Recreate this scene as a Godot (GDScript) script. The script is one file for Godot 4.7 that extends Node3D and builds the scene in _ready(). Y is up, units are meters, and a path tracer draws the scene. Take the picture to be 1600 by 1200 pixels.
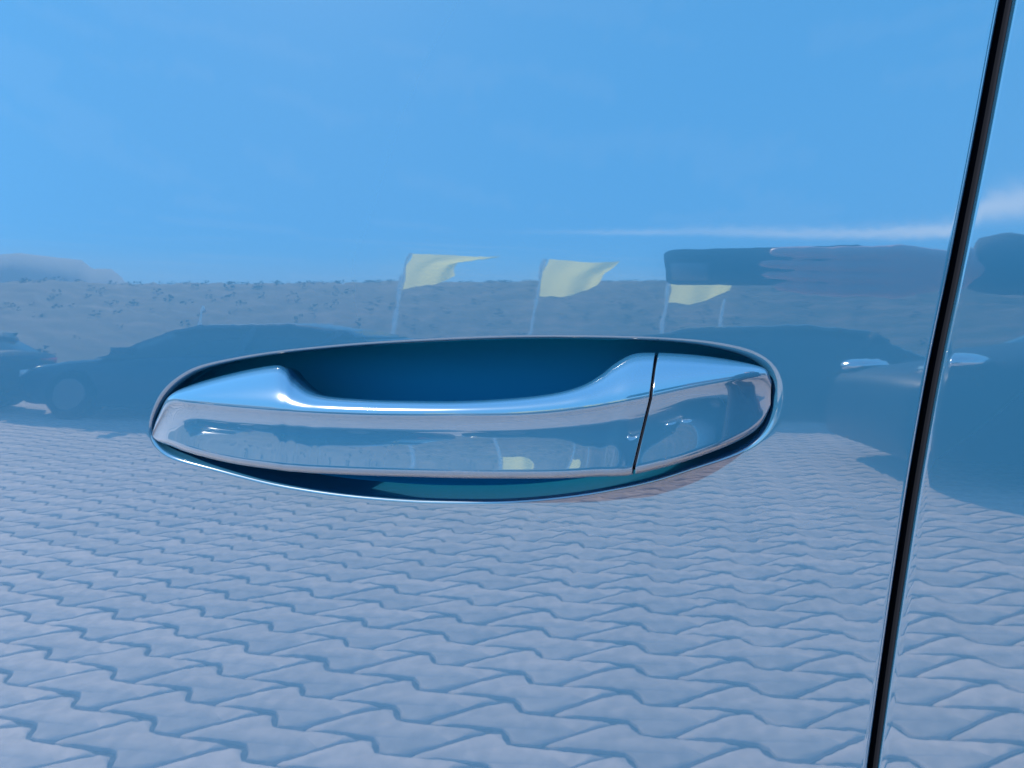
extends Node3D
# A close-up of a car door handle; the glossy paint mirrors the yard behind the camera, which is built as real things.

const EYE := Vector3(0.0, 1.07043, 0.318)
var rng := RandomNumberGenerator.new()
var taken := {}
var M := {}
var peel: FastNoiseLite
var ripple: FastNoiseLite

# ---------------------------------------------------------------- helpers
func numbered(called: String) -> String:
	if not taken.has(called):
		taken[called] = 0
		return called
	taken[called] += 1
	return "%s_%03d" % [called, taken[called]]

func tag(o: Node, label := "", category := "", group := "", kind := "") -> Node:
	if label != "": o.set_meta("label", label)
	if category != "": o.set_meta("category", category)
	if group != "": o.set_meta("group", group)
	if kind != "": o.set_meta("kind", kind)
	return o

func thing(called: String, label: String, category: String, at := Vector3.ZERO, turn := 0.0, group := "") -> Node3D:
	var o := Node3D.new()
	o.name = numbered(called)
	add_child(o)
	o.position = at
	o.rotation.y = turn
	tag(o, label, category, group)
	return o

func mesh_of(called: String, m: Mesh, mat: Material, parent: Node, at := Vector3.ZERO) -> MeshInstance3D:
	var o := MeshInstance3D.new()
	o.name = numbered(called) if parent == self else called
	o.mesh = m
	o.material_override = mat
	o.position = at
	parent.add_child(o, true)
	return o

func lin(r: float, g: float, b: float) -> Color:
	return Color(r, g, b).linear_to_srgb()

func mat(r: float, g: float, b: float, rough := 0.7, metal := 0.0, spec := 0.5) -> StandardMaterial3D:
	var m := StandardMaterial3D.new()
	m.albedo_color = lin(r, g, b)
	m.roughness = rough
	m.metallic = metal
	m.metallic_specular = spec
	return m

func begin() -> SurfaceTool:
	var st := SurfaceTool.new()
	st.begin(Mesh.PRIMITIVE_TRIANGLES)
	return st

func quad(st: SurfaceTool, a: Vector3, b: Vector3, c: Vector3, d: Vector3) -> void:
	for p in [a, b, c, a, c, d]: st.add_vertex(p)

# a grid of points, rows of equal length, as one smooth sheet; flip turns the front side round
func sheet(rows: Array, closed := false, flip := false) -> ArrayMesh:
	var nr := rows.size()
	var nc: int = rows[0].size()
	var v := PackedVector3Array()
	for r in rows: v.append_array(r)
	var nn := PackedVector3Array()
	nn.resize(v.size())
	var idx := PackedInt32Array()
	var last := nc if closed else nc - 1
	for i in nr - 1:
		for j in last:
			var a := i * nc + j
			var b := i * nc + (j + 1) % nc
			var c := a + nc
			var d := b + nc
			var n1 := (v[b] - v[a]).cross(v[c] - v[a])
			var n2 := (v[d] - v[b]).cross(v[c] - v[b])
			nn[a] += n1; nn[b] += n1 + n2; nn[c] += n1 + n2; nn[d] += n2
			if flip: idx.append_array(PackedInt32Array([a, b, c, b, d, c]))
			else: idx.append_array(PackedInt32Array([a, c, b, b, c, d]))
	for i in v.size(): nn[i] = nn[i].normalized() if not flip else -nn[i].normalized()
	var arr := []
	arr.resize(Mesh.ARRAY_MAX)
	arr[Mesh.ARRAY_VERTEX] = v
	arr[Mesh.ARRAY_NORMAL] = nn
	arr[Mesh.ARRAY_INDEX] = idx
	var m := ArrayMesh.new()
	m.add_surface_from_arrays(Mesh.PRIMITIVE_TRIANGLES, arr)
	return m

func box(st: SurfaceTool, lo: Vector3, hi: Vector3, t := Transform3D.IDENTITY) -> void:
	var p := []
	for k in 8: p.append(t * Vector3(hi.x if k & 1 else lo.x, hi.y if k & 2 else lo.y, hi.z if k & 4 else lo.z))
	for f in [[0, 1, 3, 2], [5, 4, 6, 7], [4, 0, 2, 6], [1, 5, 7, 3], [2, 3, 7, 6], [4, 5, 1, 0]]:
		quad(st, p[f[3]], p[f[2]], p[f[1]], p[f[0]])

func done(st: SurfaceTool) -> ArrayMesh:
	st.generate_normals()
	return st.commit()

func spline(p: Array, t: float) -> Vector3:      # Catmull-Rom through an array of Vector3, t in 0..size-1
	var i := clampi(int(t), 0, p.size() - 2)
	var u := t - i
	var a: Vector3 = p[maxi(i - 1, 0)]
	var b: Vector3 = p[i]
	var c: Vector3 = p[i + 1]
	var d: Vector3 = p[mini(i + 2, p.size() - 1)]
	return b.cubic_interpolate(c, a, d, u)

func table(xs: PackedFloat32Array, x: float) -> float:      # pairs x, y; straight between
	for i in range(0, xs.size() - 2, 2):
		if x <= xs[i + 2] or i == xs.size() - 4:
			return lerpf(xs[i + 1], xs[i + 3], clampf((x - xs[i]) / (xs[i + 2] - xs[i]), 0.0, 1.0))
	return xs[1]

# ---------------------------------------------------------------- the side of the car
# lean of the door skin, degrees from upright, by height: nearly flat below the handle, rolling inward above it
var LEAN := PackedFloat32Array([0.737, 5.0, 0.801, 5.0, 0.846, 5.0, 0.909, 5.2, 0.939, 5.7, 0.953, 6.2, 0.967, 6.9, 0.977, 7.5, 0.987, 8.0, 0.998, 8.5, 1.007, 8.8, 1.010, 9.2, 1.013, 10.4, 1.017, 11.8, 1.020, 12.6, 1.023, 12.9, 1.030, 12.9, 1.042, 12.4, 1.065, 11.0, 1.087, 9.9, 1.109, 8.9, 1.148, 7.2])
var skin_z := PackedFloat32Array()

func make_profile() -> void:
	var th := PackedFloat32Array()
	for i in 1961: th.append(deg_to_rad(table(LEAN, 0.3 + (i - 16) * 0.0005)))
	var z := 0.0
	for i in 1901:
		var s := 0.0
		for k in range(0, 32, 2): s += th[i + k]
		z -= tan(s / 16.0) * 0.0005
		skin_z.append(z)
	var z0 := skin_z[1300]
	for i in skin_z.size(): skin_z[i] -= z0

func skin(x: float, y: float) -> float:
	var f := clampf((y - 0.3) / 0.0005, 0.0, 1899.0)
	var i := int(f)
	var g := f - i
	# cubic through four samples keeps the mirror free of facets
	var z := cubic_interpolate(skin_z[i], skin_z[mini(i + 1, 1900)], skin_z[maxi(i - 1, 0)], skin_z[mini(i + 2, 1900)], g)
	return z - (x + 0.1) * (x + 0.1) / 24.0 + 0.14 * x * (y - 0.95)

func paint_wave(x: float, y: float) -> float:      # orange peel and faint press waves of a painted panel
	return peel.get_noise_2d(x * 1500.0, y * 1000.0) * 2.4e-6 + ripple.get_noise_2d(x * 1000.0, y * 1000.0) * 1.0e-5

func cup_outline(n: int) -> PackedVector2Array:
	var p := [-241.1, 930.1, -238.6, 938.4, -232.0, 949.6, -218.1, 959.9, -203.8, 964.8, -181.5, 969.9, -156.8, 974.0, -128.0, 977.9, -91.4, 981.8, -59.1, 984.4, -22.9, 985.9, 3.2, 985.8, 19.2, 983.9, 28.5, 981.2, 34.3, 976.8, 37.2, 970.8, 37.9, 963.0, 36.3, 955.7, 32.3, 948.7, 23.6, 942.0, 6.7, 934.5, -10.7, 927.0, -38.0, 918.9, -66.5, 913.2, -96.2, 910.0, -118.9, 908.7, -148.0, 908.6, -178.3, 910.5, -209.2, 915.2, -230.4, 918.8, -238.1, 923.6]
	var k := p.size() / 2
	var fine := PackedVector2Array()
	for i in k:
		var q := []
		for j in 4:
			var w := posmod(i - 1 + j, k) * 2
			q.append(Vector2(p[w], p[w + 1]) * 0.001)
		for s in 40: fine.append(q[1].cubic_interpolate(q[2], q[0], q[3], s / 40.0))
	# even spacing, then a little smoothing
	var total := 0.0
	for i in fine.size(): total += fine[i].distance_to(fine[(i + 1) % fine.size()])
	var out := PackedVector2Array()
	var acc := 0.0
	var want := 0.0
	for i in fine.size():
		var a := fine[i]
		var b := fine[(i + 1) % fine.size()]
		var l := a.distance_to(b)
		while want < acc + l and out.size() < n:
			out.append(a.lerp(b, (want - acc) / l))
			want += total / n
		acc += l
	for pass_ in 30:
		var o2 := out.duplicate()
		for i in out.size(): o2[i] = (out[posmod(i - 2, n)] + out[posmod(i - 1, n)] * 2.0 + out[i] * 2.0 + out[(i + 1) % n] * 2.0 + out[(i + 2) % n]) / 8.0
		out = o2
	return out

var SHUT_LEFT := PackedFloat32Array([0.3000, 93.0, 0.7896, 86.6, 0.8086, 86.5, 0.8583, 86.4, 0.9047, 86.8, 0.9494, 87.5, 0.9784, 89.0, 1.0040, 90.5, 1.0235, 92.8, 1.0436, 94.9, 1.0764, 97.1, 1.1080, 99.0, 1.2000, 105.7])
func shut_x(y: float) -> float:
	var s := 0.0
	for k in 9: s += table(SHUT_LEFT, y + (k - 4) * 0.008)
	return s / 9000.0

func build_car() -> void:
	var car := thing("car", "glossy metallic blue car door with a recessed pull handle and a dark shut line", "car", Vector3.ZERO)
	# --- front door: rings from the recess's lip outward to the door's edge
	var n := 960
	var o := cup_outline(n)
	var nor := PackedVector2Array()
	for i in n:
		var t := (o[(i + 3) % n] - o[posmod(i - 3, n)]).normalized()
		var q := Vector2(-t.y, t.x)
		if q.dot(o[i] - Vector2(-0.1, 0.947)) < 0.0: q = -q
		nor.append(q)
	var lip := PackedFloat32Array()      # radius of the rolled lip: wide at the two ends, tighter along top and bottom
	for i in n:
		var r := 0.0017 + 0.0028 * smoothstep(-0.01, 0.036, o[i].x) * smoothstep(0.935, 0.965, o[i].y) + 0.0016 * smoothstep(-0.19, -0.235, o[i].x) * smoothstep(0.93, 0.955, o[i].y)
		lip.append(r + 0.0006 * smoothstep(0.94, 0.975, o[i].y))
	var lo := Vector2(-0.78, 0.42)
	var hi := 1.16
	var rows := []
	var edge := PackedVector2Array()
	var cen := Vector2(-0.1, 0.947)
	for i in n:
		var dir := (o[i] + nor[i] * 0.03 - cen).normalized()
		var best := 99.0
		if dir.x < -1e-6: best = minf(best, (lo.x - cen.x) / dir.x)
		if dir.y < -1e-6: best = minf(best, (lo.y - cen.y) / dir.y)
		if dir.y > 1e-6: best = minf(best, (hi - cen.y) / dir.y)
		if dir.x > 1e-6:
			var k := 0.2 / dir.x
			for it in 12: k = (shut_x(clampf(cen.y + dir.y * k, lo.y, hi)) - 0.0016 - cen.x) / dir.x
			best = minf(best, k)
		edge.append(cen + dir * best)
	# door edge: rolled over and turned in
	for step in [[0.0016, 0.012], [0.0016, 0.004], [0.0016, 0.0016], [0.00148, 0.00099], [0.00113, 0.00047], [0.0006, 0.00012]]:
		var row := PackedVector3Array()
		for i in n:
			var e := edge[i]
			var d := Vector2.ZERO
			if absf(e.x - lo.x) < 1e-4: d.x = -1.0
			elif absf(e.y - lo.y) < 1e-4: d.y = -1.0
			elif absf(e.y - hi) < 1e-4: d.y = 1.0
			else: d.x = 1.0
			var p: Vector2 = e + d * float(step[0])
			row.append(Vector3(p.x, p.y, skin(p.x, p.y) - float(step[1])))
		rows.append(row)
	var rings := 110
	for k in rings + 1:
		var u := 1.0 - k / float(rings)
		var row := PackedVector3Array()
		for i in n:
			var start := o[i] + nor[i] * (lip[i] * 0.3 + 0.008)
			var span := edge[i].distance_to(start)
			# dense near the recess, where the camera looks
			var w := lerpf(u, u * u, clampf((span - 0.1) / 0.25, 0.0, 0.75))
			var p := start.lerp(edge[i], w)
			row.append(Vector3(p.x, p.y, skin(p.x, p.y) + paint_wave(p.x, p.y)))
		rows.append(row)
	for k in range(1, 7):
		var row := PackedVector3Array()
		for i in n:
			var p := o[i] + nor[i] * (lip[i] * 0.3 + 0.008 * (1.0 - k / 6.0))
			row.append(Vector3(p.x, p.y, skin(p.x, p.y) + paint_wave(p.x, p.y)))
		rows.append(row)
	for k in range(1, 13):
		var b := deg_to_rad(82.0) * k / 12.0
		var row := PackedVector3Array()
		for i in n:
			var p := o[i] + nor[i] * (lip[i] * (0.3 - sin(b)))
			row.append(Vector3(p.x, p.y, skin(p.x, p.y) + paint_wave(p.x, p.y) - lip[i] * (1.0 - cos(b))))
		rows.append(row)
	var wall_top: PackedVector3Array = rows[rows.size() - 1]
	for k in range(1, 13):
		var row := PackedVector3Array()
		for i in n:
			var side: Vector3 = wall_top[i]
			row.append(Vector3(side.x - nor[i].x * 0.00005 * k, side.y - nor[i].y * 0.00005 * k, side.z - 0.0011 * k))
		rows.append(row)
	var door := mesh_of("front_door", sheet(rows, true, false), M.paint, car)
	# --- the bowl behind the handle
	var bowl := []
	bowl.append(rows[rows.size() - 1])
	for k in range(1, 40):
		var row := PackedVector3Array()
		for i in n:
			var side: Vector3 = rows[rows.size() - 1][i]
			var a := Vector2(side.x, side.y) - nor[i] * 0.0004
			var mid := Vector2(-0.1 + (a.x + 0.1) * 0.62, 0.943)
			var w := maxf(0.0, (k - 6) / 33.0)
			var wall := minf(k, 6) / 6.0
			var p := (a - nor[i] * (0.0011 * wall)).lerp(mid, w)
			row.append(Vector3(p.x, p.y, lerpf(side.z - 0.0055 * wall, -0.0400, sqrt(1.0 - (1.0 - w) * (1.0 - w)))))
		bowl.append(row)
	mesh_of("handle_recess", sheet(bowl, true, false), M.cup, door)
	build_handle(car)
	# --- rear door beyond the shut line
	rows = []
	var ny := 420
	var cols := [[0.0, 0.014], [0.0, 0.003], [0.0, 0.0009], [0.00007, 0.00056], [0.00026, 0.00026], [0.00056, 0.00007], [0.0009, 0.0]]
	for k in range(1, 40): cols.append([0.0009 + k * 0.0022, 0.0])
	for k in range(1, 41): cols.append([0.0874 + k * 0.017, 0.0])
	for j in ny + 1:
		var y := lerpf(0.42, 1.16, j / float(ny))
		var row := PackedVector3Array()
		for c in cols:
			var x := shut_x(y) + 0.0046 + float(c[0])
			row.append(Vector3(x, y, skin(x, y) + paint_wave(x, y) - 0.0002 + (y - 0.95) * 0.007 - float(c[1])))
		rows.append(row)
	mesh_of("rear_door", sheet(rows, false, false), M.paint, car)
	# --- dark pillar and rubber seal in the gap
	rows = []
	for j in 121:
		var y := lerpf(0.42, 1.16, j / 120.0)
		var row := PackedVector3Array()
		var z := skin(shut_x(y), y)
		for c in [[-0.03, -0.016], [-0.004, -0.0155], [0.0, -0.0115], [0.0015, -0.0105], [0.0030, -0.0112], [0.0036, -0.0036], [0.0041, -0.0024], [0.0048, -0.0030], [0.0049, -0.0155], [0.04, -0.016]]:
			row.append(Vector3(shut_x(y) + float(c[0]), y, z + float(c[1])))
		rows.append(row)
	mesh_of("door_seal", sheet(rows, false, false), M.rubber, car)
	# --- the rest of this side, outside the picture: sill, glass, roof and the far side
	var prof := [Vector2(0.20, -0.09), Vector2(0.30, 0.02), Vector2(0.40, 0.045), Vector2(0.417, 0.043)]
	rows = []
	for q in prof: rows.append(PackedVector3Array([Vector3(-1.5, q.x, q.y - 0.03), Vector3(-0.4, q.x, q.y), Vector3(0.3, q.x, q.y), Vector3(1.2, q.x, q.y - 0.04)]))
	mesh_of("sill", sheet(rows, false, true), M.paint, car)
	var st := begin()
	box(st, Vector3(-1.5, 0.20, -1.75), Vector3(1.2, 1.12, -0.14))
	mesh_of("inner_body", done(st), M.rubber, car)
	var top := []
	for q in [Vector2(1.165, -0.055), Vector2(1.30, -0.12), Vector2(1.46, -0.22)]: top.append(PackedVector3Array([Vector3(-0.75, q.x, q.y - 0.03), Vector3(0.0, q.x, q.y), Vector3(0.8, q.x, q.y - 0.03)]))
	mesh_of("side_window", sheet(top, false, true), M.dark_glass, car)
	var roof := []
	for q in [Vector2(1.46, -0.225), Vector2(1.50, -0.26), Vector2(1.54, -0.45), Vector2(1.56, -0.9), Vector2(1.54, -1.35), Vector2(1.46, -1.6)]: roof.append(PackedVector3Array([Vector3(-0.8, q.x - 0.03, q.y), Vector3(0.0, q.x, q.y), Vector3(0.9, q.x - 0.03, q.y)]))
	mesh_of("roof", sheet(roof, false, true), M.paint, car)

func triples(p: Array) -> Array:
	var out := []
	for i in range(0, p.size(), 3): out.append(Vector3(p[i], p[i + 1], p[i + 2]) * 0.001)
	return out

func build_handle(car: Node3D) -> void:
	# three guide lines in millimetres: back of the top, the crease, the bottom edge
	var T := triples([-238.7, 930.0, 1.9, -234.9, 938.1, 0.9, -227.8, 948.1, -0.4, -217.1, 953.9, -1.1, -197.0, 960.4, -1.8, -177.3, 965.1, -2.3, -170.2, 964.6, -1.6, -164.6, 960.7, 0.8, -157.1, 957.4, 4.4, -147.2, 956.3, 7.6, -128.6, 956.7, 9.3, -109.9, 957.7, 9.8, -87.9, 959.3, 9.9, -65.4, 962.0, 9.3, -49.3, 964.9, 8.1, -39.0, 968.1, 5.9, -32.4, 971.7, 2.2, -26.8, 976.0, -1.4, -20.0, 979.5, -3.7, -10.8, 980.5, -4.0, 3.6, 980.5, -4.1, 16.3, 979.5, -4.0, 25.9, 977.8, -3.9, 30.8, 975.6, -3.6, 33.3, 971.8, -3.2])
	var C := triples([-238.1, 929.5, 3.0, -234.0, 935.5, 3.7, -224.5, 946.2, 5.9, -211.6, 948.2, 8.7, -190.5, 949.0, 11.8, -170.1, 950.0, 14.3, -163.3, 950.4, 14.8, -158.4, 950.6, 15.2, -152.4, 950.9, 15.6, -143.8, 951.3, 16.2, -125.9, 952.3, 16.9, -107.5, 953.6, 17.2, -86.0, 955.3, 17.2, -64.4, 957.0, 16.6, -48.7, 959.0, 15.8, -38.5, 960.9, 15.1, -31.9, 962.2, 14.4, -26.4, 963.4, 13.7, -19.8, 965.0, 13.0, -11.7, 966.9, 11.7, 2.7, 970.7, 9.2, 15.8, 973.3, 6.3, 25.3, 974.7, 3.0, 30.5, 974.0, 0.6, 33.3, 970.2, -1.5])
	var B := triples([-238.5, 927.9, 2.2, -235.5, 925.8, 3.6, -225.6, 924.9, 7.8, -212.7, 924.3, 11.9, -191.1, 923.3, 15.8, -170.5, 923.6, 18.4, -163.7, 923.6, 18.9, -158.7, 923.9, 19.3, -152.6, 924.1, 19.6, -143.9, 924.8, 20.2, -125.8, 926.0, 20.8, -107.3, 927.3, 21.0, -85.4, 928.8, 21.0, -64.3, 930.4, 20.4, -48.9, 931.6, 19.7, -39.6, 932.5, 19.0, -33.8, 933.2, 18.4, -28.9, 933.6, 17.8, -23.4, 934.0, 17.3, -16.6, 934.9, 16.1, -0.9, 939.6, 13.5, 14.1, 944.9, 9.2, 25.2, 949.5, 4.3, 31.0, 954.1, 1.0, 33.8, 960.7, -1.9])
	var h := Node3D.new()
	h.name = "door_handle"
	car.add_child(h, true)
	var seam := 19.0
	mesh_of("grip", handle_piece(T, C, B, 0.0, seam - 0.03, 330), M.paint, h)
	mesh_of("seam_gasket", handle_piece(T, C, B, seam - 0.25, seam + 0.3, 12, 0.08), M.rubber, h)
	mesh_of("lock_cover", handle_piece(T, C, B, seam + 0.05, T.size() - 1.0, 110), M.paint, h)

func handle_piece(T: Array, C: Array, B: Array, from: float, to: float, steps: int, shrink := 0.0) -> ArrayMesh:
	var rows := []
	for s in steps + 1:
		var u := lerpf(from, to, s / float(steps))
		var t := spline(T, u)
		var c := spline(C, u)
		var b := spline(B, u)
		var big := clampf((c.y - b.y) / 0.02, 0.02, 1.0)      # small sections round off more gently
		var row := PackedVector3Array()
		row.append(t + Vector3(0, -0.004, -0.010) * big)
		row.append(t + Vector3(0, -0.0012, -0.003) * big)
		# top: leaves the back lying almost flat and rolls over the crease
		var tc := c - t
		var p1 := t + Vector3(0.0, tc.y * 0.12 + 0.0022 * big, tc.z * 0.42)
		var p2 := c + Vector3(0, 0.0036 * big + 0.10 * absf(tc.y), -0.0001)
		p1.x = lerpf(t.x, c.x, 0.35)
		p2.x = lerpf(t.x, c.x, 0.92)
		for k in 25: row.append(t.bezier_interpolate(p1, p2, c, k / 24.0))
		# front: a shallow hollow between the crease and the lower lip
		var r := 0.0036 * big
		var l := b + Vector3(0, r * 1.2, 0.0)
		var cl := l - c
		var f1 := c + Vector3(cl.x * 0.25, cl.y * 0.25, cl.z * 0.25 - 0.0019 * big)
		var f2 := c + Vector3(cl.x * 0.67, cl.y * 0.67, cl.z * 0.67 - 0.0008 * big)
		for k in range(1, 25): row.append(c.bezier_interpolate(f1, f2, l, k / 24.0))
		# lip: rolled under
		for k in range(1, 11):
			var a := deg_to_rad(95.0) * k / 10.0
			row.append(l + Vector3(0, -sin(a) * r * 1.2, -(1.0 - cos(a)) * r))
		row.append(row[row.size() - 1] + Vector3(0, 0.0008, -0.004) * big)
		row.append(row[row.size() - 1] + Vector3(0, 0.0022, -0.006) * big)
		if shrink > 0.0:
			var heart := Vector3.ZERO
			for p in row: heart += p / row.size()
			for k in row.size(): row[k] = row[k].lerp(heart, shrink)
		rows.append(row)
	# close both ends
	for e in [0, rows.size() - 1]:
		var mid := Vector3.ZERO
		for p in rows[e]: mid += p
		mid /= rows[e].size()
		var inn := PackedVector3Array()
		var core := PackedVector3Array()
		for p in rows[e]:
			inn.append(p.lerp(mid, 0.03))
			core.append(mid)
		if e == 0:
			rows.insert(0, inn)
			rows.insert(0, core)
		else:
			rows.append(inn)
			rows.append(core)
	return sheet(rows, true, false)

# ---------------------------------------------------------------- the yard behind the camera
func build_ground() -> void:
	var st := begin()
	quad(st, Vector3(-600, -0.045, 600), Vector3(600, -0.045, 600), Vector3(600, -0.045, -600), Vector3(-600, -0.045, -600))
	tag(mesh_of("ground", done(st), M.far_ground, self), "pale trodden ground running on beyond the paved yard", "ground", "", "structure")
	var yard := thing("paving", "pale grey interlocking pavers with dark sandy joints", "paving")
	yard.set_meta("kind", "structure")
	st = begin()
	box(st, Vector3(-14, -0.04, -3), Vector3(13, -0.008, 16))
	mesh_of("joint_sand", done(st), M.joint, yard)
	# one wavy paver; it repeats along a and b
	var a := Vector2(0.289, 0.049)
	var b := Vector2(0.0, 0.137)
	var F := [Vector2(0.004, -0.014), Vector2(0.030, -0.0215), Vector2(0.074, -0.027), Vector2(0.134, -0.033), Vector2(0.194, -0.040), Vector2(0.243, -0.051), Vector2(0.268, -0.060), Vector2(0.277, -0.080)]
	var R := [Vector2(0.074, -0.027), Vector2(0.114, 0.004), Vector2(0.155, 0.034), Vector2(0.195, 0.060), Vector2(0.238, 0.080)]
	var poly := PackedVector2Array()
	# the lower corner at the jog is cut back and leaves a small pocket of sand
	for k in [2, 3, 4]: poly.append(F[k])
	for q in [Vector2(0.236, -0.043), Vector2(0.262, -0.050), Vector2(0.280, -0.070)]: poly.append(q)
	for k in [0, 1]: poly.append(F[k] + a - b)
	for k in 5: poly.append(R[k] + a - b)
	# back along the upper joint (the lower one moved by a)
	for k in [4, 3, 2, 1, 0]: poly.append(F[k] + a)
	for k in [7, 6]: poly.append(F[k] + b)
	for k in [4, 3, 2, 1]: poly.append(R[k])
	var meshes := []
	for v in 4:
		meshes.append(paver(poly, v))
	var mats := []
	for v in 5:
		var g := [1.0, 0.92, 1.06, 0.96, 0.88][v] as float
		var m := M.paver.duplicate() as StandardMaterial3D
		m.albedo_color = lin(0.48 * g, 0.38 * g, 0.325 * g)
		mats.append(m)
	var spots := []
	for i in range(-48, 48):
		for j in range(-40, 120):
			var p := a * i + b * j + Vector2(-0.842, 1.276)
			if p.x < -13.7 or p.x > 12.4 or p.y < -2.8 or p.y > 15.7: continue
			spots.append(p)
	spots.sort_custom(func(p, q): return (p - Vector2(-0.3, 1.7)).length_squared() < (q - Vector2(-0.3, 1.7)).length_squared())
	var rest := []
	for k in spots.size():
		var p: Vector2 = spots[k]
		var at := Vector3(p.x, rng.randf_range(-0.0015, 0.0015), p.y)
		if k < 300:
			var o := mesh_of("paver", meshes[k % 4], mats[rng.randi() % 5], yard, at)
			o.rotation = Vector3(rng.randf_range(-0.004, 0.004), 0, rng.randf_range(-0.004, 0.004))
		else: rest.append(at)
	var mm := MultiMesh.new()
	mm.transform_format = MultiMesh.TRANSFORM_3D
	mm.use_colors = true
	mm.mesh = meshes[0]
	mm.instance_count = rest.size()
	for k in rest.size():
		mm.set_instance_transform(k, Transform3D(Basis.IDENTITY, rest[k]))
		var g := rng.randf_range(0.86, 1.06)
		mm.set_instance_color(k, Color(g, g, g))
	var mi := MultiMeshInstance3D.new()
	mi.name = "farther_pavers"
	mi.multimesh = mm
	var m2 := M.paver.duplicate() as StandardMaterial3D
	m2.vertex_color_use_as_albedo = true
	m2.albedo_color = lin(0.48, 0.38, 0.325)
	mi.material_override = m2
	mi.set_meta("kind", "stuff")
	yard.add_child(mi, true)

func paver(poly: PackedVector2Array, v: int) -> ArrayMesh:
	var g := 0.0046
	var rim: PackedVector2Array = Geometry2D.offset_polygon(poly, -g)[0]
	var cap: PackedVector2Array = Geometry2D.offset_polygon(poly, -g - 0.0035)[0]
	if Geometry2D.is_polygon_clockwise(poly):
		pass
	var st := begin()
	var tri := Geometry2D.triangulate_polygon(cap)
	var mid := Vector2.ZERO
	for p in cap: mid += p
	mid /= cap.size()
	for k in range(0, tri.size(), 3):
		var q := [cap[tri[k]], cap[tri[k + 1]], cap[tri[k + 2]]]
		if (q[1] - q[0]).cross(q[2] - q[0]) < 0.0: q.reverse()
		for p in q: st.add_vertex(Vector3(p.x, 0.0, p.y))
	# bevel and wall: nearest rim point for every cap corner
	var m := rim.size()
	var ring := PackedVector2Array()
	for k in m:
		var best := cap[0]
		for p in cap:
			if p.distance_squared_to(rim[k]) < best.distance_squared_to(rim[k]): best = p
		ring.append(best)
	var cw := Geometry2D.is_polygon_clockwise(rim)
	for k in m:
		var k2 := (k + 1) % m
		var p := [Vector3(ring[k].x, 0, ring[k].y), Vector3(ring[k2].x, 0, ring[k2].y), Vector3(rim[k2].x, -0.004, rim[k2].y), Vector3(rim[k].x, -0.004, rim[k].y), Vector3(rim[k2].x, -0.035, rim[k2].y), Vector3(rim[k].x, -0.035, rim[k].y)]
		if cw:
			quad(st, p[0], p[1], p[2], p[3]); quad(st, p[3], p[2], p[4], p[5])
		else:
			quad(st, p[3], p[2], p[1], p[0]); quad(st, p[5], p[4], p[2], p[3])
	return done(st)

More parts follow.
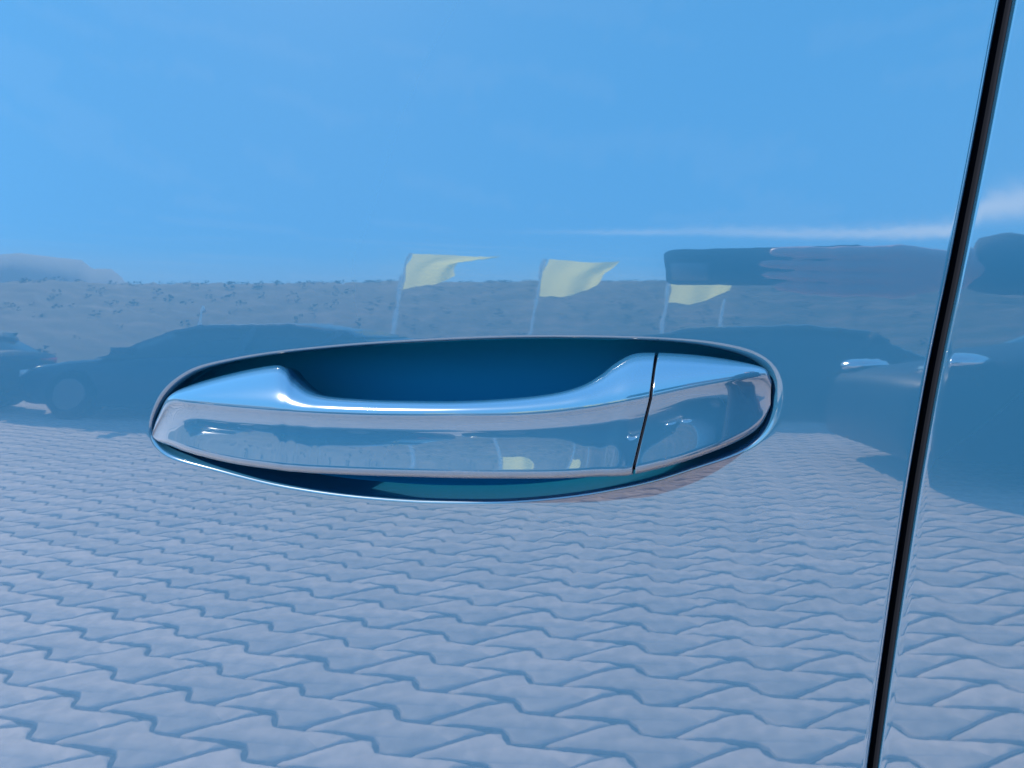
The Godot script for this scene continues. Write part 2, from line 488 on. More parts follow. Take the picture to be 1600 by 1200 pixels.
# --- parked cars
func parked_car(label: String, at: Vector3, turn: float, body: StandardMaterial3D, tall: float) -> Node3D:
	var c := thing("parked_car", label, "car", at, turn, "parked cars across the yard")
	var L := 2.25
	# stations along the length: x, bottom, shoulder height, half width
	var stn := [[-2.25, 0.36, 0.60, 0.62], [-2.2, 0.22, 0.68, 0.76], [-2.0, 0.16, 0.74, 0.84], [-1.6, 0.14, 0.80, 0.88], [-1.0, 0.14, 0.88, 0.90], [-0.3, 0.14, 0.93, 0.91], [0.5, 0.14, 0.95, 0.91], [1.2, 0.14, 0.97, 0.90], [1.8, 0.16, 0.97, 0.87], [2.12, 0.22, 0.94, 0.80], [2.22, 0.42, 0.80, 0.70]]
	var rows := []
	for s in stn:
		var row := PackedVector3Array()
		var x: float = s[0]; var y0: float = s[1]; var y1: float = float(s[2]) * tall; var w: float = s[3]
		for q in [[-0.80, 0.0], [-0.96, 0.06], [-1.0, 0.45], [-0.985, 0.72], [-0.94, 0.9], [-0.82, 0.99], [-0.4, 1.04], [0.0, 1.05], [0.4, 1.04], [0.82, 0.99], [0.94, 0.9], [0.985, 0.72], [1.0, 0.45], [0.96, 0.06], [0.80, 0.0]]:
			row.append(Vector3(x, lerpf(y0, y1, q[1]), w * float(q[0])))
		rows.append(row)
	for e in [0, rows.size() - 1]:
		var r := PackedVector3Array()
		for p in rows[e if e == 0 else rows.size() - 1]: r.append(Vector3(p.x, (float(stn[e if e == 0 else 10][1]) + float(stn[e if e == 0 else 10][2]) * tall) / 2.0, 0))
		if e == 0: rows.insert(0, r)
		else: rows.append(r)
	mesh_of("body", sheet(rows, true, true), body, c)
	# cabin of glass with a painted roof on pillars
	var cab := []
	for s in [[-1.15, 0.86, 0.80], [-0.35, 1.33, 0.66], [-0.1, 1.38, 0.64], [0.9, 1.39, 0.63], [1.45, 1.30, 0.62], [1.95, 0.95, 0.70]]:
		var row := PackedVector3Array()
		var yb := 0.86 * tall
		for q in [[-1.0, 0.0, 1.14], [-1.0, 0.6, 1.06], [-0.95, 1.0, 1.0], [-0.5, 1.03, 1.0], [0.5, 1.03, 1.0], [0.95, 1.0, 1.0], [1.0, 0.6, 1.06], [1.0, 0.0, 1.14]]:
			row.append(Vector3(s[0], lerpf(yb, float(s[1]) * tall, q[1]), float(s[2]) * float(q[0]) * float(q[2])))
		cab.append(row)
	var cabin := mesh_of("windows", sheet(cab, false, true), M.dark_glass, c)
	var rf := []
	for s in [[-0.45, 1.295, 0.64], [-0.1, 1.40, 0.65], [0.9, 1.41, 0.64], [1.5, 1.30, 0.62], [1.62, 1.2, 0.62]]:
		var row := PackedVector3Array()
		for q in [[-1.03, -0.035], [-1.0, 0.015], [-0.7, 0.035], [0.0, 0.045], [0.7, 0.035], [1.0, 0.015], [1.03, -0.035]]:
			row.append(Vector3(s[0], float(s[1]) * tall + float(q[1]), float(s[2]) * float(q[0])))
		rf.append(row)
	mesh_of("roof", sheet(rf, false, true), body, c)
	for side in [-1.0, 1.0]:
		for px in [[-1.12, 0.86, -0.36, 1.34], [0.42, 0.90, 0.5, 1.38], [1.2, 0.92, 1.45, 1.32]]:
			var st := begin()
			var z0: float = side * 0.80
			var z1: float = side * 0.665
			var p := [Vector3(px[0], float(px[1]) * tall, z0), Vector3(float(px[0]) + 0.09, float(px[1]) * tall, z0), Vector3(float(px[2]) + 0.07, float(px[3]) * tall, z1), Vector3(px[2], float(px[3]) * tall, z1)]
			var off := Vector3(0, 0, side * 0.012)
			quad(st, p[0] + off, p[1] + off, p[2] + off, p[3] + off)
			quad(st, p[0], p[0] + off, p[3] + off, p[3])
			quad(st, p[1], p[1] + off, p[2] + off, p[2])
			mesh_of("pillar", done(st), body, c)
		for x in [-1.35, 1.35]:
			var wheel := mesh_of("wheel", wheel_mesh(0.32, 0.22, 0.21), M.rubber, c, Vector3(x, 0.32, side * 0.80))
			wheel.rotation.x = PI / 2
			var rim := mesh_of("rim", wheel_mesh(0.205, 0.02, 0.19), M.rim, wheel, Vector3(0, side * 0.108, 0))
		var st2 := begin()
		if tall > 1.1:
			var lens := SphereMesh.new()
			lens.radius = 0.5
			lens.height = 1.0
			lens.radial_segments = 24
			lens.rings = 12
			var hl := mesh_of("headlight", lens, M.chrome, c, Vector3(-2.06, 0.75 * tall, side * 0.62))
			hl.scale = Vector3(0.30, 0.13, 0.30)
		else:
			box(st2, Vector3(-2.235, 0.56 * tall, side * 0.60 - 0.14), Vector3(-2.12, 0.66 * tall, side * 0.60 + 0.10))
			mesh_of("headlight", done(st2), M.lamp, c)
		st2 = begin()
		box(st2, Vector3(2.10, 0.72 * tall, side * 0.60 - 0.14), Vector3(2.21, 0.86 * tall, side * 0.60 + 0.08))
		mesh_of("tail_light", done(st2), M.red, c)
		st2 = begin()
		box(st2, Vector3(-0.75, 0.92 * tall, side * 0.99 - 0.1), Vector3(-0.60, 1.04 * tall, side * 0.99 + 0.1))
		mesh_of("mirror", done(st2), body, c)
	return c

func wheel_mesh(r: float, width: float, inner: float) -> ArrayMesh:
	var rows := []
	for q in [[0.0, 0.5], [inner, 0.5], [inner + 0.01, 0.46], [r * 0.94, 0.5], [r, 0.38], [r, -0.38], [r * 0.94, -0.5], [0.0, -0.5]]:
		var row := PackedVector3Array()
		for k in 28:
			var a := TAU * k / 28.0
			row.append(Vector3(cos(a) * float(q[0]), float(q[1]) * width, sin(a) * float(q[0])))
		rows.append(row)
	return sheet(rows, true, true)

# --- flags
func flag(label: String, at: Vector3, h: float, cloth_: bool, seed_: int) -> void:
	var f := thing("flag", label, "flag", at, -0.3, "yellow flags on white poles")
	var rows := []
	for q in [[0.0, 0.045], [0.6 * h, 0.038], [h, 0.028], [h + 0.02, 0.02], [h + 0.03, 0.0]]:
		var row := PackedVector3Array()
		for k in 12: row.append(Vector3(cos(TAU * k / 12.0) * float(q[1]), q[0], sin(TAU * k / 12.0) * float(q[1])))
		rows.append(row)
	mesh_of("pole", sheet(rows, true, true), M.pole, f)
	if not cloth_: return
	rows = []
	for i in 19:
		var v := i / 18.0
		var row := PackedVector3Array()
		for j in 31:
			var u := j / 30.0
			var wid := lerpf(1.75, 0.95, smoothstep(0.0, 0.45, v)) if seed_ == 0 else lerpf(1.35, 1.05, v)
			if seed_ == 2: wid = 1.15
			var sag := -0.10 * u * (1.0 - v) + 0.16 * u * u * v + (0.16 * u * u if seed_ == 0 else 0.10 * u * u)
			row.append(Vector3(0.03 + u * wid + 0.03 * sin(v * 7.0 + seed_), h - 0.04 - v * 1.85 + sag * 1.7 + 0.05 * sin(u * 6.0 + seed_), 0.13 * u * sin(u * 9.0 + v * 2.5 + seed_ * 1.7)))
		rows.append(row)
	mesh_of("cloth", sheet(rows, false, false), M.flag, f)

# --- a slope of rough grass and low scrub rising behind the yard, its crest nearly level
func slope_top(az: float, edge: FastNoiseLite) -> float:
	return clampf(8.1 + 2.4 * az, 6.0, 8.3) + edge.get_noise_1d(az * 60.0) * 0.22

func build_hillside() -> void:
	var edge := FastNoiseLite.new()
	edge.seed = 5
	edge.frequency = 0.09
	var shape := PackedFloat32Array([18.0, -0.02, 22.0, 0.08, 30.0, 0.34, 38.0, 0.62, 45.0, 0.90, 48.0, 0.985, 50.0, 1.0, 60.0, 0.98, 80.0, 0.8])
	var rows := []
	for q in 42:
		var row := PackedVector3Array()
		var d := 18.0 + q * 0.8 if q < 41 else 80.0
		for j in 320:
			var az := lerpf(-1.62, 1.45, j / 319.0)
			var u := table(shape, d)
			row.append(Vector3(sin(az) * d, slope_top(az, edge) * u + edge.get_noise_2d(j * 5.0, d * 3.0) * 0.28 * minf(u * 3.0, 1.0), cos(az) * d))
		rows.append(row)
	tag(mesh_of("hillside", sheet(rows, false, false), M.slope, self), "long slope of rough green and brown grass behind the parked cars", "hillside", "", "structure")
	var st := begin()
	for k in 3:
		for q in 4:
			var a := TAU * q / 4.0 + k
			var up := Vector3(cos(a) * 0.5, 0.7 - 0.35 * k, sin(a) * 0.5).normalized()
			var s := up.cross(Vector3(0.3, 0.5, 0.8)).normalized()
			var p := Vector3(cos(a * 1.7), sin(a * 2.3 + k), sin(a * 1.3)) * 0.42
			quad(st, p - s * 0.20, p + up * 0.24 - s * 0.05, p + up * 0.46, p + s * 0.22 + up * 0.12)
	var mm := MultiMesh.new()
	mm.transform_format = MultiMesh.TRANSFORM_3D
	mm.use_colors = true
	mm.mesh = done(st)
	var n := 1500
	mm.instance_count = n
	for k in n:
		var az := rng.randf_range(-1.60, 1.43)
		var d := 20.0 + 30.0 * sqrt(rng.randf())
		if k % 4 == 0: d = rng.randf_range(46.0, 50.0)
		var g := edge.get_noise_2d(az * 140.0, d * 1.5)
		var y := slope_top(az, edge) * table(shape, d)
		var size := rng.randf_range(0.14, 0.34) * (1.0 + maxf(g, 0.0))
		mm.set_instance_transform(k, Transform3D(Basis.from_euler(Vector3(rng.randf() * TAU, rng.randf() * TAU, rng.randf() * TAU)).scaled(Vector3.ONE * size), Vector3(sin(az) * d, y + 0.05, cos(az) * d)))
		mm.set_instance_color(k, Color(0.070, 0.064, 0.032).lerp(Color(0.10, 0.075, 0.045), clampf(g * 1.6, 0.0, 1.0)).lerp(Color(0.045, 0.052, 0.026), clampf(-g * 1.6, 0.0, 1.0)))
	var mi := MultiMeshInstance3D.new()
	mi.name = "scrub"
	mi.multimesh = mm
	mi.material_override = M.leaf
	add_child(mi)
	tag(mi, "low scattered scrub growing over the grassy slope", "scrub", "", "stuff")
	# a long low ridge far off to the left
	var ridge := []
	for q in [[190.0, 0.0], [230.0, 0.7], [250.0, 1.0], [290.0, 0.6], [330.0, 0.0]]:
		var row := PackedVector3Array()
		for j in 60:
			var az := lerpf(-1.5, -0.50, j / 59.0)
			var hgt := 41.0 * smoothstep(-0.50, -0.78, az) * (1.0 + 0.12 * edge.get_noise_1d(j * 6.0))
			row.append(Vector3(sin(az) * float(q[0]), hgt * float(q[1]) - 0.3, cos(az) * float(q[0])))
		ridge.append(row)
	tag(mesh_of("hill", sheet(ridge, false, false), M.hill, self), "long low pale ridge far beyond the trees on the left", "hill", "", "structure")

# ---------------------------------------------------------------- the photographer
# capsules joined with an exponential soft minimum, meshed as surface nets
func soft_body(bones: Array, cell: float, k: float) -> ArrayMesh:
	var lo := Vector3(99, 99, 99)
	var hi := -lo
	for b in bones:
		for e in [0, 1]:
			var r := Vector3.ONE * (float(b[2 + e]) + cell * 3.0)
			lo = lo.min(b[e] - r)
			hi = hi.max(b[e] + r)
	var nx := int((hi.x - lo.x) / cell) + 2
	var ny := int((hi.y - lo.y) / cell) + 2
	var nz := int((hi.z - lo.z) / cell) + 2
	var f := PackedFloat32Array()
	f.resize(nx * ny * nz)
	for b in bones:
		var p: Vector3 = b[0]
		var q: Vector3 = b[1]
		var r0: float = b[2]
		var r1: float = b[3]
		var pad := Vector3.ONE * (maxf(r0, r1) + 3.5 / k)
		var a := ((p.min(q) - pad - lo) / cell).floor()
		var z := ((p.max(q) + pad - lo) / cell).ceil()
		var pq := q - p
		var ll := maxf(pq.length_squared(), 1e-9)
		for ix in range(maxi(0, int(a.x)), mini(nx, int(z.x) + 1)):
			for iy in range(maxi(0, int(a.y)), mini(ny, int(z.y) + 1)):
				for iz in range(maxi(0, int(a.z)), mini(nz, int(z.z) + 1)):
					var s := lo + Vector3(ix, iy, iz) * cell
					var t := clampf((s - p).dot(pq) / ll, 0.0, 1.0)
					f[(ix * ny + iy) * nz + iz] += exp(-k * ((s - p - pq * t).length() - lerpf(r0, r1, t)))
	var at := {}
	var v := PackedVector3Array()
	var step := [0, 1, nz, nz + 1, ny * nz, ny * nz + 1, ny * nz + nz, ny * nz + nz + 1]
	var off := [Vector3(0, 0, 0), Vector3(0, 0, 1), Vector3(0, 1, 0), Vector3(0, 1, 1), Vector3(1, 0, 0), Vector3(1, 0, 1), Vector3(1, 1, 0), Vector3(1, 1, 1)]
	var pairs := [[0, 1], [2, 3], [4, 5], [6, 7], [0, 2], [1, 3], [4, 6], [5, 7], [0, 4], [1, 5], [2, 6], [3, 7]]
	for ix in nx - 1:
		for iy in ny - 1:
			for iz in nz - 1:
				var c := (ix * ny + iy) * nz + iz
				var ins := 0
				for m in 8:
					if f[c + step[m]] > 1.0: ins += 1
				if ins == 0 or ins == 8: continue
				var sum := Vector3.ZERO
				var cnt := 0
				for e in pairs:
					var fa := f[c + step[e[0]]]
					var fb := f[c + step[e[1]]]
					if (fa > 1.0) == (fb > 1.0): continue
					var la := log(maxf(fa, 1e-9))
					var lb := log(maxf(fb, 1e-9))
					sum += off[e[0]].lerp(off[e[1]], clampf(la / (la - lb), 0.02, 0.98))
					cnt += 1
				at[c] = v.size()
				v.append(lo + (Vector3(ix, iy, iz) + sum / cnt) * cell)
	var st := begin()
	st.set_smooth_group(0)
	for p in v: st.add_vertex(p)
	for c in at:
		var iz: int = c % nz
		var iy: int = (c / nz) % ny
		var ix: int = c / (nz * ny)
		for d in 3:
			var s0: int = [ny * nz, nz, 1][d]
			var s1: int = [nz, 1, ny * nz][d]
			var s2: int = [1, ny * nz, nz][d]
			if not (at.has(c - s1) and at.has(c - s2) and at.has(c - s1 - s2)): continue
			var ina := f[c] > 1.0
			if ina == (f[c + s0] > 1.0): continue
			var q := [at[c], at[c - s1], at[c - s1 - s2], at[c - s2]]
			if not ina: q = [at[c], at[c - s2], at[c - s1 - s2], at[c - s1]]
			for m in [0, 2, 1, 0, 3, 2]: st.add_index(q[m])
	st.generate_normals()
	return st.commit()

func build_person() -> void:
	var fwd := Vector3(-0.20098, -0.30902, -0.92958)
	var right := Vector3(0.97742, 0, -0.21132)
	var up := Vector3(-0.06530, 0.95106, -0.30204)
	var base := Transform3D(Basis(right, up, -fwd), EYE)
	# the phone the picture is taken with: its lens sits just behind the eye of the camera
	var ph := thing("phone", "dark phone held out sideways towards the car door", "phone")
	ph.transform = base * Transform3D(Basis.IDENTITY, Vector3(0.053, 0.010, 0.0085))
	var rows := []
	for q in [[0.0, -0.0038, 0.3], [0.0, -0.0038, 0.0], [0.0, -0.003, -0.0008], [0.0, 0.003, -0.0008], [0.0, 0.0038, 0.0], [0.0, 0.0038, 0.3]]:
		var row := PackedVector3Array()
		for k in 48:
			var a := TAU * k / 48.0
			var ex := 0.066 * signf(cos(a)) + 0.009 * cos(a)
			var ey := 0.0225 * signf(sin(a)) + 0.009 * sin(a)
			var s := -float(q[2]) * 0.011
			row.append(Vector3(ex * (1.0 - float(q[2])) + s * cos(a) * 0.02, ey * (1.0 - float(q[2])), q[1]))
		rows.append(row)
	for e in [0, rows.size() - 1]:
		var r := PackedVector3Array()
		for p in rows[e]: r.append(Vector3(0, 0, p.z))
		if e == 0: rows.insert(0, r)
		else: rows.append(r)
	mesh_of("case", sheet(rows, true, false), M.phone, ph)
	var st := begin()
	box(st, Vector3(-0.070, -0.024, -0.0052), Vector3(-0.040, 0.008, -0.0036))
	mesh_of("camera_plate", done(st), M.plate, ph)
	st = begin()
	box(st, Vector3(-0.069, -0.027, 0.0038), Vector3(0.069, 0.027, 0.0044))
	mesh_of("screen", done(st), M.dark_glass, ph)
	# person standing to the right with one arm held out
	var P := thing("person", "person in dark jacket and dark trousers holding a phone out at arm's length", "person", Vector3.ZERO)
	var o := Vector3(0.80, 0.0, 0.74)
	var g := func(x: float, y: float, z: float) -> Vector3: return o + Vector3(x, y, z)
	var wrist := base * Vector3(0.215, 0.0, 0.03)
	var sh_l: Vector3 = g.call(-0.19, 1.42, 0.0)
	var sh_r: Vector3 = g.call(0.19, 1.42, 0.02)
	var el_l: Vector3 = g.call(-0.14, 1.13, 0.10)
	var el_r: Vector3 = g.call(0.27, 1.14, 0.03)
	var hip_l: Vector3 = g.call(-0.09, 0.92, 0.0)
	var hip_r: Vector3 = g.call(0.09, 0.92, 0.0)
	var kn_l: Vector3 = g.call(-0.11, 0.50, -0.02)
	var kn_r: Vector3 = g.call(0.12, 0.50, 0.0)
	var an_l: Vector3 = g.call(-0.12, 0.09, 0.02)
	var an_r: Vector3 = g.call(0.14, 0.09, 0.03)
	var hand_r: Vector3 = g.call(0.25, 0.90, -0.06)
	var neck: Vector3 = g.call(-0.02, 1.49, -0.01)
	var head: Vector3 = g.call(-0.05, 1.63, -0.05)
	var look := (EYE - head).normalized()
	var sd := look.cross(Vector3.UP).normalized()
	var hu := sd.cross(look).normalized()
	var skin_bones := [[neck, neck + Vector3(-0.02, 0.08, -0.02), 0.056, 0.054], [head - hu * 0.01, head + hu * 0.05, 0.076, 0.084], [head - hu * 0.075 + look * 0.045, head - hu * 0.03 + look * 0.03, 0.038, 0.055],
		[head + look * 0.085 - hu * 0.01, head + look * 0.102 - hu * 0.035, 0.008, 0.013], [head + sd * 0.078 - hu * 0.02, head + sd * 0.08 + hu * 0.02, 0.012, 0.014], [head - sd * 0.078 - hu * 0.02, head - sd * 0.08 + hu * 0.02, 0.012, 0.014], [el_l.lerp(wrist, 0.5), wrist, 0.036, 0.026], [el_r, hand_r, 0.036, 0.026],
		[neck, g.call(0.0, 1.36, 0.0), 0.055, 0.09], [sh_l, sh_r, 0.05, 0.05], [sh_l, el_l, 0.045, 0.036], [sh_r, el_r, 0.045, 0.036], [el_l, wrist, 0.036, 0.026], [g.call(0.0, 1.36, 0.0), g.call(0.0, 0.95, 0.0), 0.095, 0.095],
		[hip_l, kn_l, 0.075, 0.05], [hip_r, kn_r, 0.075, 0.05], [kn_l, an_l, 0.048, 0.036], [kn_r, an_r, 0.048, 0.036], [hip_l, hip_r, 0.08, 0.08]]
	var body := mesh_of("body", soft_body(skin_bones, 0.014, 60.0), M.skin, P)
	# the hand round the phone: palm behind its right end, four fingers across its back, thumb on the screen side
	for side in [0, 1]:
		var fb := []
		if side == 0:
			var palm := Vector3(0.148, 0.004, 0.006)
			for k in 4:
				var y := 0.036 - k * 0.0190
				var kn := palm + Vector3(0.0, y - 0.010, -0.010)
				var len_: float = [0.9, 1.05, 1.0, 0.82][k]
				var m1 := Vector3(0.112, y - 0.004, -0.0125)
				var m2 := Vector3(0.112 - 0.026 * len_, y - 0.002, -0.0115)
				var m3 := Vector3(0.112 - 0.050 * len_, y, -0.0085)
				fb.append([base * Vector3(0.19, y * 0.45, 0.012), base * kn, 0.013, 0.0105])
				fb.append([base * kn, base * m1, 0.0092, 0.0086])
				fb.append([base * m1, base * m2, 0.0084, 0.0078])
				fb.append([base * m2, base * m3, 0.0080, 0.0068])
			fb.append([base * Vector3(0.185, -0.012, 0.022), base * Vector3(0.150, -0.014, 0.028), 0.015, 0.0115])
			fb.append([base * Vector3(0.150, -0.014, 0.028), base * Vector3(0.118, -0.008, 0.023), 0.0112, 0.009])
			fb.append([base * Vector3(0.19, 0.0, 0.014), base * Vector3(0.222, 0.0, 0.028), 0.024, 0.025])
		else:
			for k in 4:
				var kn: Vector3 = hand_r + Vector3(0.0, -0.085, 0.030 - k * 0.020)
				fb.append([hand_r + Vector3(0, -0.01, 0.012 - k * 0.008), kn, 0.014, 0.0105])
				fb.append([kn, kn + Vector3(-0.008, -0.038, 0), 0.0095, 0.0085])
				fb.append([kn + Vector3(-0.008, -0.038, 0), kn + Vector3(-0.026, -0.068, 0), 0.0085, 0.0070])
			fb.append([hand_r + Vector3(-0.005, -0.02, -0.02), hand_r + Vector3(-0.02, -0.07, -0.045), 0.015, 0.011])
			fb.append([hand_r + Vector3(-0.02, -0.07, -0.045), hand_r + Vector3(-0.025, -0.10, -0.045), 0.010, 0.008])
		mesh_of("hand", soft_body(fb, 0.004, 700.0), M.skin, body)
	var jacket := [[hip_l + Vector3(0.01, 0.02, 0), g.call(-0.06, 1.22, 0.0), 0.135, 0.125], [hip_r + Vector3(-0.01, 0.02, 0), g.call(0.06, 1.22, 0.0), 0.135, 0.125], [g.call(-0.08, 1.22, 0.0), g.call(-0.09, 1.38, 0.0), 0.125, 0.105], [g.call(0.08, 1.22, 0.0), g.call(0.09, 1.38, 0.0), 0.125, 0.105],
		[sh_l, g.call(0, 1.46, 0), 0.075, 0.075], [sh_r, g.call(0, 1.46, 0), 0.075, 0.075], [sh_l, el_l, 0.072, 0.055], [sh_r, el_r, 0.072, 0.055], [el_l, wrist, 0.054, 0.042], [el_r, hand_r + Vector3(0, 0.04, 0), 0.054, 0.040], [g.call(-0.02, 1.47, 0.0), neck + Vector3(0, 0.03, 0), 0.07, 0.066]]
	mesh_of("jacket", soft_body(jacket, 0.018, 40.0), M.jacket, P)
	var legs := [[hip_l, kn_l, 0.105, 0.072], [hip_r, kn_r, 0.105, 0.072], [kn_l, an_l, 0.070, 0.056], [kn_r, an_r, 0.070, 0.056], [hip_l, hip_r, 0.11, 0.11]]
	mesh_of("trousers", soft_body(legs, 0.018, 50.0), M.trousers, P)
	for a in [an_l, an_r]:
		mesh_of("shoe", soft_body([[a + Vector3(0, -0.045, 0.05), a + Vector3(-0.01, -0.05, -0.13), 0.045, 0.038], [a, a + Vector3(0, -0.04, 0.03), 0.05, 0.045]], 0.015, 80.0), M.rubber, P)
	mesh_of("hair", soft_body([[head + hu * 0.045 - look * 0.02, head + hu * 0.062 - look * 0.01, 0.088, 0.084], [head - look * 0.05, head + hu * 0.03 - look * 0.04, 0.068, 0.078]], 0.014, 60.0), M.hair, P)
	for s in [-1.0, 1.0]:
		var eye := SphereMesh.new()
		eye.radius = 0.012
		eye.height = 0.024
		eye.radial_segments = 12
		eye.rings = 6
		mesh_of("eye", eye, M.eye, body, head + look * 0.079 + sd * 0.031 * s + hu * 0.004)
	mesh_of("mouth", soft_body([[head + look * 0.084 - hu * 0.068 - sd * 0.02, head + look * 0.084 - hu * 0.068 + sd * 0.02, 0.006, 0.006]], 0.004, 200.0), M.lip, body)

# ----------------------------------------------------------------
func make_sky() -> ImageTexture:
	var w := 2048
	var h := 1024
	var cl := FastNoiseLite.new()
	cl.seed = 11
	cl.frequency = 0.035
	cl.fractal_octaves = 5
	var im := Image.create(w, h, false, Image.FORMAT_RGBF)
	var stops := [[0.0, 0.70, 0.95, 1.25], [4.0, 0.52, 0.88, 1.32], [12.0, 0.30, 0.78, 1.42], [22.0, 0.22, 0.70, 1.42], [40.0, 0.24, 0.66, 1.32], [62.0, 0.26, 0.58, 1.18], [90.0, 0.20, 0.48, 1.05]]
	for j in h:
		if j > h / 2:
			im.fill_rect(Rect2i(0, j, w, h - j), Color(0.3, 0.3, 0.3))
			break
		var el := 90.0 - 180.0 * (j + 0.5) / h
		var c := Vector3(0.3, 0.3, 0.3)
		if el > 0.0:
			for s in stops.size() - 1:
				if el >= stops[s][0] and el <= stops[s + 1][0]:
					var t: float = (el - stops[s][0]) / (float(stops[s + 1][0]) - float(stops[s][0]))
					c = Vector3(stops[s][1], stops[s][2], stops[s][3]).lerp(Vector3(stops[s + 1][1], stops[s + 1][2], stops[s + 1][3]), t)
		for i in w:
			var q := c
			if el > 0.0:
				var az := rad_to_deg(wrapf(TAU * (0.5 - (i + 0.5) / w), -PI, PI))      # 0 looks along +z
				# thin drawn-out streaks of high cloud, faint everywhere and one clear one
				var nse := cl.get_noise_2d(az * 1.6 + el * 3.0, el * 22.0 + sin(az * 0.05) * 30.0)
				var a := clampf((nse - 0.22) * 2.2, 0.0, 0.05) * smoothstep(3.0, 8.0, el) * smoothstep(60.0, 14.0, el)
				var d := (el - (18.2 - 0.10 * maxf(az, 0.0))) / lerpf(0.20, 0.38, smoothstep(-16.0, 16.0, az))
				a = maxf(a, exp(-d * d) * smoothstep(-19.0, 12.0, az) * smoothstep(44.0, 20.0, az) * (0.75 + 0.5 * nse))
				q = c.lerp(Vector3(1.35, 1.45, 1.6), clampf(a, 0.0, 1.0) * 0.95)
			im.set_pixel(i, j, Color(q.x, q.y, q.z))
	return ImageTexture.create_from_image(im)

func _ready() -> void:
	rng.seed = 20240
	# ---- camera
	var cam := Camera3D.new()
	cam.name = "camera"
	cam.fov = 49.55
	cam.near = 0.02
	cam.far = 2000.0
	cam.transform = Transform3D(Basis(Vector3(0.97742, 0, -0.21132), Vector3(-0.06530, 0.95106, -0.30204), Vector3(0.20098, 0.30902, 0.92958)), EYE)
	add_child(cam)
	cam.current = true
	# ---- sky, sun, exposure
	var env := Environment.new()
	env.background_mode = Environment.BG_SKY
	var sm := PanoramaSkyMaterial.new()
	sm.panorama = make_sky()
	sm.energy_multiplier = 0.73
	env.sky = Sky.new()
	env.sky.sky_material = sm
	env.tonemap_mode = Environment.TONE_MAPPER_LINEAR
	env.tonemap_exposure = 4.0
	env.sdfgi_enabled = true
	env.ssao_enabled = true
	env.ssil_enabled = true
	var we := WorldEnvironment.new()
	we.name = "world"
	we.environment = env
	add_child(we)
	var sun := DirectionalLight3D.new()
	sun.name = "sun"
	sun.light_energy = 1.5
	sun.light_angular_distance = 0.5
	sun.light_color = Color(1.0, 0.95, 0.87)
	sun.shadow_enabled = true
	add_child(sun)
	var el := deg_to_rad(41.0)
	var az := deg_to_rad(-38.0)
	sun.look_at_from_position(Vector3(sin(az) * cos(el), sin(el), cos(az) * cos(el)) * 10.0, Vector3.ZERO)
	# ---- materials
	var paint := mat(0.006, 0.035, 0.074, 0.015, 0.0, 1.0)
	paint.clearcoat_enabled = true
	paint.clearcoat = 0.6
	paint.clearcoat_roughness = 0.17
	M.paint = paint
	M.cup = mat(0.001, 0.095, 0.19, 0.5, 0.0, 0.12)
	M.chrome = mat(0.8, 0.8, 0.82, 0.14, 1.0)
	M.rubber = mat(0.003, 0.004, 0.007, 0.8, 0.0, 0.15)
	M.dark_glass = mat(0.008, 0.010, 0.012, 0.05, 0.0, 0.4)
	M.far_ground = mat(0.38, 0.31, 0.27, 0.95)
	M.joint = mat(0.15, 0.14, 0.13, 0.95)
	M.paver = mat(0.27, 0.235, 0.20, 0.9)
	var grit := FastNoiseLite.new()
	grit.seed = 21
	grit.frequency = 0.012
	grit.fractal_octaves = 5
	for pair in [[M.paver, 0.88, 2.3], [M.joint, 0.35, 4.0]]:
		var tex := NoiseTexture2D.new()
		tex.width = 512
		tex.height = 512
		tex.seamless = true
		tex.noise = grit
		var ramp := Gradient.new()
		ramp.set_color(0, Color(pair[1], pair[1], pair[1]))
		ramp.set_color(1, Color(1, 1, 1))
		ramp.set_offset(0, 0.25)
		ramp.set_offset(1, 0.7)
		tex.color_ramp = ramp
		pair[0].albedo_texture = tex
		pair[0].uv1_triplanar = true
		pair[0].uv1_world_triplanar = true
		pair[0].uv1_scale = Vector3.ONE * float(pair[2])
	M.slope = mat(1, 1, 1, 0.9)
	var leaf_noise := FastNoiseLite.new()
	leaf_noise.seed = 33
	leaf_noise.frequency = 0.02
	leaf_noise.fractal_octaves = 5
	var leaf_tex := NoiseTexture2D.new()
	leaf_tex.width = 512
	leaf_tex.height = 512
	leaf_tex.seamless = true
	leaf_tex.noise = leaf_noise
	var leaf_ramp := Gradient.new()
	leaf_ramp.offsets = PackedFloat32Array([0.2, 0.42, 0.55, 0.75])
	leaf_ramp.colors = PackedColorArray([lin(0.020, 0.024, 0.012), lin(0.042, 0.040, 0.022), lin(0.070, 0.055, 0.032), lin(0.12, 0.082, 0.055)])
	leaf_tex.color_ramp = leaf_ramp
	M.slope.albedo_texture = leaf_tex
	M.slope.uv1_triplanar = true
	M.slope.uv1_world_triplanar = true
	M.slope.uv1_scale = Vector3(0.022, 0.05, 0.06)
	M.rim = mat(0.12, 0.12, 0.13, 0.4, 1.0)
	M.lamp = mat(0.75, 0.78, 0.8, 0.1)
	M.red = mat(0.4, 0.02, 0.02, 0.15)
	M.pole = mat(0.82, 0.82, 0.80, 0.4)
	M.flag = mat(0.93, 0.90, 0.46, 0.8)
	M.flag.backlight_enabled = true
	M.flag.backlight = Color(1.0, 0.97, 0.6)
	M.leaf = mat(1, 1, 1, 0.7)
	M.leaf.vertex_color_use_as_albedo = true
	M.leaf.backlight_enabled = true
	M.leaf.backlight = Color(0.9, 0.85, 0.5)
	M.hill = mat(0.24, 0.26, 0.27, 0.95)
	M.skin = mat(0.72, 0.38, 0.33, 0.5)
	M.jacket = mat(0.02, 0.022, 0.03, 0.85)
	M.trousers = mat(0.03, 0.035, 0.05, 0.85)
	M.hair = mat(0.03, 0.02, 0.014, 0.5)
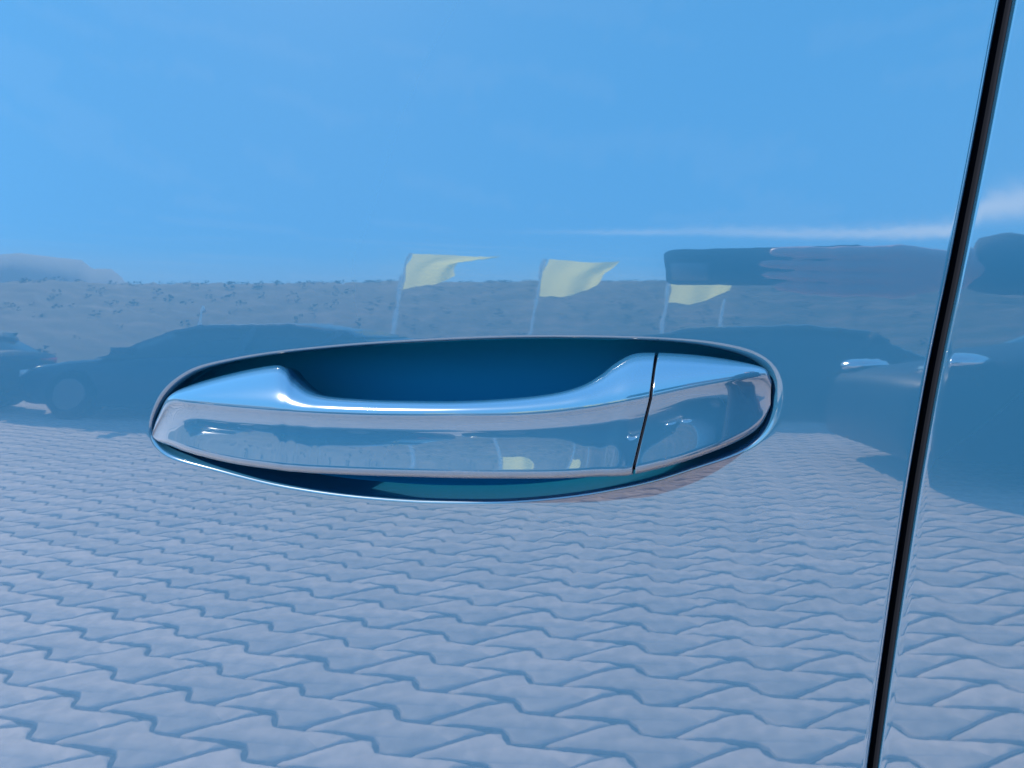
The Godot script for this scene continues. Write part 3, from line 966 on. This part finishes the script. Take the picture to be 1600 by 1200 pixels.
	M.eye = mat(0.05, 0.04, 0.035, 0.1)
	M.lip = mat(0.42, 0.16, 0.13, 0.5)
	M.phone = mat(0.02, 0.022, 0.026, 0.3)
	M.plate = mat(0.25, 0.26, 0.28, 0.25)
	peel = FastNoiseLite.new()
	peel.seed = 3
	peel.frequency = 0.12
	peel.fractal_octaves = 2
	ripple = FastNoiseLite.new()
	ripple.seed = 8
	ripple.frequency = 0.018
	ripple.fractal_octaves = 1
	# ---- the subject
	make_profile()
	build_car()
	# ---- the place it mirrors
	build_ground()
	build_hillside()
	var dark := mat(0.012, 0.014, 0.02, 0.2, 0.0, 0.3)
	var matt := mat(0.010, 0.012, 0.018, 0.45, 0.0, 0.25)
	var navy := mat(0.014, 0.022, 0.045, 0.2, 0.0, 0.3)
	var grey := mat(0.03, 0.033, 0.036, 0.2, 0.0, 0.3)
	parked_car("black estate car parked at the far left of the row", Vector3(-9.3, 0, 6.9), 0.06, dark, 0.93)
	parked_car("navy car parked second from the left in the row", Vector3(-4.55, 0, 7.3), 0.05, navy, 0.95)
	parked_car("dark grey car parked in the middle of the row", Vector3(0.25, 0, 8.0), 0.04, grey, 0.93)
	parked_car("black car parked nearest the right end of the row", Vector3(5.1, 0, 8.7), 0.04, dark, 0.96)
	parked_car("navy car parked at the right edge of the row", Vector3(9.9, 0, 9.2), 0.04, navy, 0.95)
	parked_car("tall dark car standing alone closest to the camera", Vector3(3.25, 0, 4.5), -0.10, matt, 1.14)
	var dist := 14.0
	var spots := [[-21.1, true, "yellow flag with a long drawn-out upper corner, leftmost of three", 4.6], [-10.9, true, "yellow flag flying square, middle one of three", 4.3], [-1.5, true, "yellow flag partly behind the held phone, rightmost of three", 4.1], [2.6, false, "bare white pole right of the three yellow flags", 2.3], [-34.5, false, "short bare white pole left of the three yellow flags", 2.3]]
	for k in spots.size():
		var s: Array = spots[k]
		var a := deg_to_rad(s[0])
		var r := dist / cos(a)
		flag(s[2], Vector3(sin(a) * r, -0.02, cos(a) * r), s[3], s[1], k)
	build_person()
